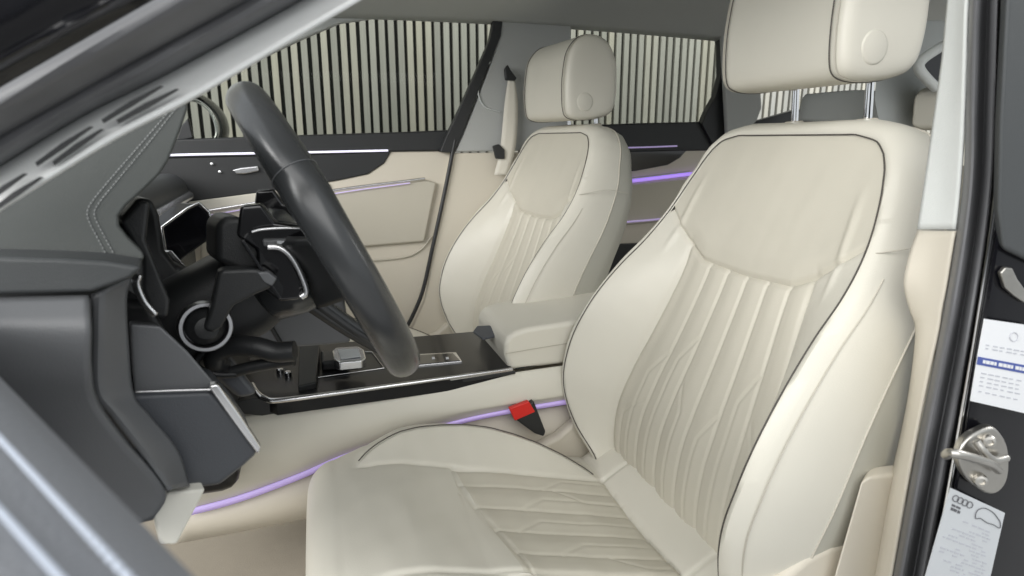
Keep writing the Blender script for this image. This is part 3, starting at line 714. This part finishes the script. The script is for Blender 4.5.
slab('selector_inlay', [at(338, 349.5, Z=.6055), at(358, 348.5, Z=.607), at(361, 356, Z=.605), at(341, 358.5, Z=.604)], (0, 0, -.002), M['greylabel'], sl_, bevel=.0006)
bp_ = slab('button_plate', [at(409, 366, Z=TZc+.003), at(462, 361, Z=TZc+.003), at(456, 352, Z=TZc+.003), at(416, 354, Z=TZc+.003)], (0, 0, -.004), M['silver'], cc, bevel=.001)
slab('button_panel', [at(412, 365, Z=TZc+.0045), at(460, 360.2, Z=TZc+.0045), at(453, 353, Z=TZc+.0045), at(418, 355, Z=TZc+.0045)], (0, 0, -.004), M['gloss'], bp_, bevel=.0005)
for px in (432, 446): slab('button', [at(px, 358.5, Z=TZc+.006), at(px+3, 358.3, Z=TZc+.006), at(px+2.5, 356.8, Z=TZc+.006), at(px-.2, 357, Z=TZc+.006)], (0, 0, -.003), M['white'], bp_, bevel=0)
# start button panel in front of the selector
slab('switch_block', [at(298, 386, Z=TZc+.012), at(316, 382, Z=TZc+.012), at(320, 342, Z=TZc+.03), at(299, 340, Z=TZc+.03)], (0, 0, -.03), M['black'], cc, bevel=.003)
for p in ((283, 362), (280, 371), (288, 374)): lathe('switch', at(p[0], p[1], Z=TZc+.004), (0, 0, 1), [(.007, -.004), (.007, .004), (.005, .006), (.001, .006)], M['silver'], cc, seg=18)
# armrest lid
arm = slab('armrest', [(.362, 1.166, .548), (.352, 1.166, .585), (.352, 1.166, .612), (.366, 1.166, .630), (.40, 1.166, .638), (.60, 1.166, .650), (.82, 1.166, .655), (.82, 1.166, .552)], (0, .225, 0), M['cream'], cc, bevel=.016, bseg=5)
tube('lid_seam', [(.353, 1.1645, .588), (.45, 1.1645, .594), (.60, 1.1645, .602), (.82, 1.1645, .607)], .0008, M['seam'], arm, n=30)
slab('armrest_gap', pl([(513, 363), (570, 353), (700, 336), (700, 342), (570, 359), (516, 370)], Y=1.1680), (0, .2, 0), M['black'], cc, bevel=.002)
slab('armrest_latch', [at(473, 331, Z=0.6072), at(483, 338, Z=0.6041), at(500, 334, Z=0.6041), at(490, 325, Z=0.6145), at(477, 325.5, Z=0.6145)], (0, 0, -.006), M['knee'], cc, bevel=.002)

# ------------------------------------------------------------------ dashboard
ds = empty('dashboard', (-.25, .9, .5), 'dark grey stitched dashboard end with knee panel, beside the steering wheel', 'dashboard')
pad = slab('upper_pad', pl([(-70, 245), (0, 205), (60, 166), (110, 133), (160, 104), (186, 97), (188, 108), (180, 132), (169, 160), (160, 174), (146, 188), (126, 206), (119, 216), (119, 226), (128, 238), (142, 252), (145, 258), (140, 262), (105, 258.5), (60, 256), (0, 254.5), (-70, 253)], Y=.60), (-.10, .36, -.02), M['dash'], ds, bevel=.007, bseg=4)
def stitch(name, pts, par, n, ln=.0040, r=.00045, m=None):
    P = spline(pts, n*2); V = []; F = []
    for k in range(n):
        a_, b_ = P[2*k], P[2*k+1]
        v_, f_ = tube_mesh([a_, a_.lerp(b_, 1.0)], r, n=2, seg=6, sm=False); o_ = len(V); V += v_; F += [tuple(x+o_ for x in q) for q in f_]
    return link(name, mesh(name, V, F), m or M['thread'], par, ang=70)
SA = [(172, 108, .762), (140, 145, .69), (108, 182, .62), (90, 205, .568), (88, 218, .558), (97, 237, .553), (107, 256, .548)]
SB = [(178, 106, .775), (147, 145, .702), (116, 182, .635), (97, 206, .580), (95, 217, .57), (104, 236, .562), (115, 256, .556)]
stitch('stitching', [at(p[0], p[1], Y=.5995) for p in SA], pad, 46)
stitch('stitching', [at(p[0], p[1], Y=.5995) for p in SB], pad, 46)
slab('mid_band', pl([(-70, 256), (0, 257), (60, 258.5), (105, 261), (143, 267), (131, 279), (92, 292.5), (40, 294), (-70, 297)], Y=.56), (-.02, .10, 0), M['dash2'], ds, bevel=.004)
loft('end_panel', [pl([(-70, 299), (0, 297), (88, 295)], Y=.565), pl([(-70, 330), (0, 328), (89, 328)], Y=.545), pl([(-70, 370), (0, 368), (89, 372)], Y=.548), pl([(-70, 410), (0, 408), (96, 406)], Y=.56), pl([(-70, 450), (20, 450), (125, 446)], Y=.57), pl([(-70, 500), (60, 500), (165, 492)], Y=.58), pl([(-70, 545), (60, 540), (153, 520)], Y=.58)], M['satin'], ds, n=24, cross=40, solid=.008)
loft('edge_trim', [pl([(91, 294), (91, 340), (92, 392), (108, 415), (140, 455), (168, 492)], Y=.580), pl([(104, 290), (102, 340), (103, 392), (118, 412), (148, 452), (172, 489)], Y=.580), pl([(131, 277), (127, 300), (129, 345), (134, 394), (150, 415), (178, 450), (190, 486)], Y=.605)], M['satin'], ds, n=40, cross=12, solid=.006)
loft('silver_trim', [pl([(134, 274), (131.5, 284), (140, 304), (153, 318)], Y=.615), pl([(140, 276), (138, 285), (145, 302), (156, 315)], Y=.612)], M['silver'], ds, n=24, cross=5, solid=.004)
slab('cluster_hood', pl([(120, 222), (138, 200), (152, 196), (161, 215), (166, 250), (180, 268), (200, 270), (195, 300), (170, 320), (150, 316), (140, 290), (136, 262)], Y=.92), (-.05, .10, 0), M['black'], ds, bevel=.01)
slab('cluster_side', pl([(120, 222), (140, 200), (150, 202), (146, 240), (170, 300), (168, 318), (155, 318), (142, 290), (142, 258)], Y=.64), (-.05, .2, -.02), M['black'], ds, bevel=.012)
slab('knee_panel', pl([(130, 324), (160, 326), (188, 352), (216, 385), (212, 389), (134, 393)], Y=.625), (-.028, .10, -.02), M['satin'], ds, bevel=.006)
slab('lower_panel', pl([(95, 394), (135, 394), (211, 391), (236, 420), (259, 453), (245, 466), (220, 486), (166, 493), (130, 440)], Y=.615), (-.028, .16, -.03), M['knee'], ds, bevel=.006)
tube('chrome_line', pl([(136, 392), (175, 390.5), (211, 389.5)], Y=.612), .0012, M['silver'], ds, n=12)
slab('silver_blade', pl([(207, 386), (218, 384), (240, 415), (262, 449), (258, 456), (234, 424)], Y=.608), (-.002, .012, 0), M['silver'], ds, bevel=.003)
slab('footwell_trim', pl([(154, 516), (166, 493), (206, 489.5), (177, 545), (160, 545)], Y=.60), (-.01, .03, 0), M['footwell'], ds, bevel=.003)
slab('panel_body', pl([(-70, 300), (150, 300), (205, 395), (220, 445), (170, 485), (140, 500), (-70, 540)], Y=.68), (-.1, .2, 0), M['black'], ds, bevel=.01)
# touch screen at the middle of the dash, seen edge on
sc_ = slab('centre_screen', pl([(162, 227), (188, 208), (199, 203), (209, 212), (213, 226), (210, 240), (185, 258), (176, 268), (166, 252)], Y=1.05), (-.03, .03, 0), M['screen'], ds, bevel=.004)
tube('screen_rim', pl([(176, 268), (166, 252), (162, 227), (188, 208), (199, 203), (209, 212), (213, 226)], Y=1.046), .0022, M['silver'], sc_, n=40, sm=False)
slab('screen_blade', pl([(167, 252), (172, 250), (186, 266), (181, 271)], Y=1.02), (-.01, .01, 0), M['silver'], ds, bevel=.002)
box('far_dash', (-.55, 1.0, .62), (-.33, 1.93, .93), M['dash2'], ds, bevel=.04)
slab('lower_centre_panel', pl([(226, 296), (262, 300), (300, 288), (345, 292), (352, 343), (320, 346), (262, 350), (232, 352)], Y=1.02), (-.06, .12, 0), M['satin'], ds, bevel=.006)
tube('panel_gap', pl([(256, 300), (270, 325), (284, 349)], Y=1.018), .0035, M['black'], ds, n=10)
tube('far_dash_trim', [(-.325, 1.12, .86), (-.32, 1.5, .865), (-.33, 1.9, .87)], .012, M['silver'], ds, n=20)
box('centre_stack', (-.42, 1.06, .42), (-.16, 1.42, .70), M['console'], ds, bevel=.03)

# ------------------------------------------------------------------ steering column and stalks
sc = empty('control_column', (-.1, .86, .8), 'black steering column with two stalks, behind the steering wheel', 'steering column')
tl = R(26); e1, e2, e3 = [Matrix.Rotation(R(5), 3, 'Z') @ Vector(q) for q in ((0, 1, 0), (-math.sin(tl), 0, math.cos(tl)), (math.cos(tl), 0, math.sin(tl)))]
WC = Vector((.012, .86, .892))
def W(a, b, c=0): return WC+e1*a+e2*b+e3*c
V = []; ncs = 28
secs = [(-.30, .055, .06, -.015), (-.22, .058, .06, -.012), (-.12, .058, .058, -.008), (-.075, .054, .05, -.004), (-.07, .04, .036, -.004)]
for (c, ra, rb, of) in secs:
    for k in range(ncs):
        t = 2*math.pi*k/ncs; ca, sa = math.cos(t), math.sin(t)
        V.append(W(math.copysign(abs(ca)**.6, ca)*ra, math.copysign(abs(sa)**.6, sa)*rb+of, c))
F = grid_faces(len(secs), ncs, True)+[tuple(range(ncs)), tuple((len(secs)-1)*ncs+k for k in reversed(range(ncs)))]
link('shroud', mesh('shroud', V, F), M['black'], sc, ang=45)
rc_ = at(206, 327, Y=.735)
lathe('chrome_ring', rc_, (.25, -1, .1), [(.0285, -.012), (.0285, .0), (.027, .003), (.0235, .003), (.022, .0), (.022, -.012)], M['ring'], sc, seg=48)
lathe('stalk_boot', rc_, (.25, -1, .1), [(.0218, -.02), (.021, -.002), (.017, .004), (.012, .010), (.001, .012)], M['black'], sc, seg=30)
slab('control_stalk', pl([(203, 330), (211, 306), (218, 273), (222, 269.5), (250, 268.5), (266, 270), (278, 278), (272, 288), (256, 295), (234, 306), (222, 328), (212, 334)], Y=.715), (-.004, .024, 0), M['black'], sc, bevel=.006, bseg=4)
slab('stalk_tip', pl([(256, 272), (268, 272), (277, 279), (272, 286.5), (264, 283)], Y=.7125), (0, .012, 0), M['satin'], sc, bevel=.002)
tube('control_stalk', [at(222, 366, Y=.80), at(215, 362, Y=.79), at(218, 352, Y=.785), at(234, 346, Y=.78), at(256, 347, Y=.77), at(276, 352, Y=.765), at(295, 351, Y=.76)], .0125, M['black'], sc, n=50, seg=16)
tube('control_stalk', [at(232, 372, Y=.79), at(256, 366, Y=.785), at(280, 362, Y=.78), at(294, 360, Y=.775)], .0075, M['black'], sc, n=30, seg=14)
slab('column_cover', pl([(216, 224), (226, 217), (240, 216), (254, 227), (263, 244), (260, 276), (240, 272), (216, 262)], Y=.75), (-.02, .06, 0), M['black'], sc, bevel=.008)
tube('adjuster_ring', [at(212+20*math.cos(t)*1.5+14, 362+13*math.sin(t), Y=.785) for t in np.arange(1.2, 5.6, .5)], .004, M['black'], sc, n=40)
slab('lower_shroud', pl([(166, 330), (190, 300), (215, 340), (260, 395), (240, 400), (205, 370)], Y=.80), (-.03, .1, 0), M['knee'], sc, bevel=.008)
# ------------------------------------------------------------------ steering wheel
sw = empty('steering_wheel', WC, 'black leather steering wheel with silver spoke trim, seen nearly edge on', 'steering wheel')
RR = .193
V = []; F = []
nr_, ns_ = 120, 20
for i in range(nr_):
    t = 2*math.pi*i/nr_
    grip = 1+.07*math.exp(-((abs(math.sin(t))-.45)/.2)**2)*(math.sin(t) > 0)
    for k in range(ns_):
        q = 2*math.pi*k/ns_
        rr = RR+.0225*grip*math.cos(q); hh = .0235*grip*math.sin(q)
        V.append(W(rr*math.cos(t), rr*math.sin(t)*1.0, hh))
F = grid_faces(nr_, ns_, True)
for k in range(ns_): F.append(((nr_-1)*ns_+k, (nr_-1)*ns_+(k+1) % ns_, (k+1) % ns_, k))
rim = link('rim', mesh('rim', V, F), M['rim'], sw, ang=80)
for t in (R(148), R(32)):
    c_ = W(RR*math.cos(t), RR*math.sin(t)); rad = e1*math.cos(t)+e2*math.sin(t)
    V_, F_ = tube_mesh([c_+rad*(.0241*math.cos(q))+e3*(.0252*math.sin(q)) for q in np.arange(0, 6.28, .3)], .0006, n=40, seg=5, closed=True)
    link('rim_seam', mesh('rim_seam', V_, F_), M['satin'], rim)
V = []; ncs = 40
for (c, ra, rb, of) in ((-.115, .050, .040, .0), (-.105, .078, .058, .0), (-.07, .092, .066, .0), (-.045, .090, .066, .0), (-.030, .078, .056, .0), (-.022, .045, .034, .0), (-.021, .002, .002, .0)):
    for k in range(ncs):
        t = 2*math.pi*k/ncs; ca, sa = math.cos(t), math.sin(t)
        V.append(W(math.copysign(abs(ca)**.62, ca)*ra, math.copysign(abs(sa)**.62, sa)*rb+of, c))
link('airbag_cover', mesh('airbag_cover', V, grid_faces(7, ncs, True)+[tuple(range(ncs)), tuple(6*ncs+k for k in reversed(range(ncs)))]), M['rim'], sw, ang=50)
def mir(p, sg): return Vector((p.x, 2*WC.y-p.y, p.z)) if sg > 0 else p
for sg in (-1, 1):
    loft('spoke', [[W(sg*.075, .040, -.055), W(sg*.12, .040, -.052), W(sg*.160, .036, -.03), W(sg*.186, .03, -.006)], [W(sg*.075, .0, -.045), W(sg*.12, .0, -.045), W(sg*.160, .0, -.026), W(sg*.188, .0, -.004)], [W(sg*.075, -.045, -.055), W(sg*.12, -.045, -.054), W(sg*.155, -.042, -.032), W(sg*.183, -.036, -.008)]], M['black'], sw, n=24, cross=14, solid=.014)
    tube('spoke_trim', [mir(at(px, py, Y=.728), sg) for px, py in ((268, 247), (280, 248), (291, 257), (300, 273), (306, 291), (301, 297))], .0042, M['silver'], sw, n=40)
    tube('spoke_trim', [mir(at(px, py, Y=.731), sg) for px, py in ((252, 232), (262, 229.5), (285, 228), (318, 229.5))], .0016, M['silver'], sw, n=20)
    slab('switch_pad', [mir(at(px, py, Y=.735), sg) for px, py in ((262, 240), (300, 239), (322, 242), (324, 248), (300, 247), (264, 247))], (0, .012*-sg, 0), M['satin'], sw, bevel=.002)
    for k in range(5):
        x0 = 266+11*k
        slab('switch', [mir(at(px, py, Y=.7335), sg) for px, py in ((x0, 241), (x0+8, 241.3), (x0+8, 246), (x0, 245.6))], (0, .004*-sg, 0), M['greylabel'] if k % 2 else M['satin'], sw, bevel=.0008)
    slab('switch_pad', [mir(at(px, py, Y=.742), sg) for px, py in ((240, 206), (262, 204), (275, 222), (322, 228), (330, 243), (300, 300), (280, 302), (258, 286), (256, 250), (236, 236))], (0, .02*-sg, 0), M['gloss'], sw, bevel=.004)
    loft('lower_spoke', [[W(sg*.010, -.07, -.06), W(sg*.015, -.13, -.035), W(sg*.012, -.186, -.006)], [W(sg*.055, -.06, -.06), W(sg*.058, -.12, -.036), W(sg*.055, -.178, -.006)]], M['rim'], sw, n=20, solid=.016)
    slab('shift_paddle', [W(sg*.09, .06, -.085), W(sg*.135, .065, -.08), W(sg*.14, -.01, -.08), W(sg*.09, -.02, -.085)], e3*-.004, M['gloss'], sw, bevel=.001)

# ------------------------------------------------------------------ open driver's door, close to the lens
dd = empty('vehicle_door', (-.2, .2, .6), 'open driver door with grey leather top and double pale stitching, closest to view', 'car door', 'car doors')
zt = .915
E0, E1 = at(-60, 302, Z=zt), at(268, 612, Z=zt)
dv = (E1-E0).normalized(); nv_ = Vector((-dv.y, dv.x, 0)); 
if nv_.x > 0: nv_ = -nv_
A0 = E0-dv*.25; A1 = E1+dv*.25
rails = []
for (o_, z_) in ((.0, zt-.22), (.0, zt-.03), (.003, zt-.010), (.012, zt-.001), (.03, zt+.003), (.06, zt+.004), (.10, zt+.004), (.14, zt), (.17, zt-.02)):
    rails.append([Vector((p.x, p.y, z_))+nv_*o_ for p in [A0.lerp(A1, k/6) for k in range(7)]])
dp = loft('upper_pad', rails, M['door_leather'], dd, n=30, cross=50)
for (p, q) in (((-10, 428), (140, 590)), ((-10, 500), (80, 600))):
    a_, b_ = at(p[0], p[1], Z=zt+.005), at(q[0], q[1], Z=zt+.0045); d_ = (b_-a_)
    stitch('stitching', [a_-d_*.3, a_, b_, b_+d_*.4], dp, 46, r=.0011, m=M['door_thread'])
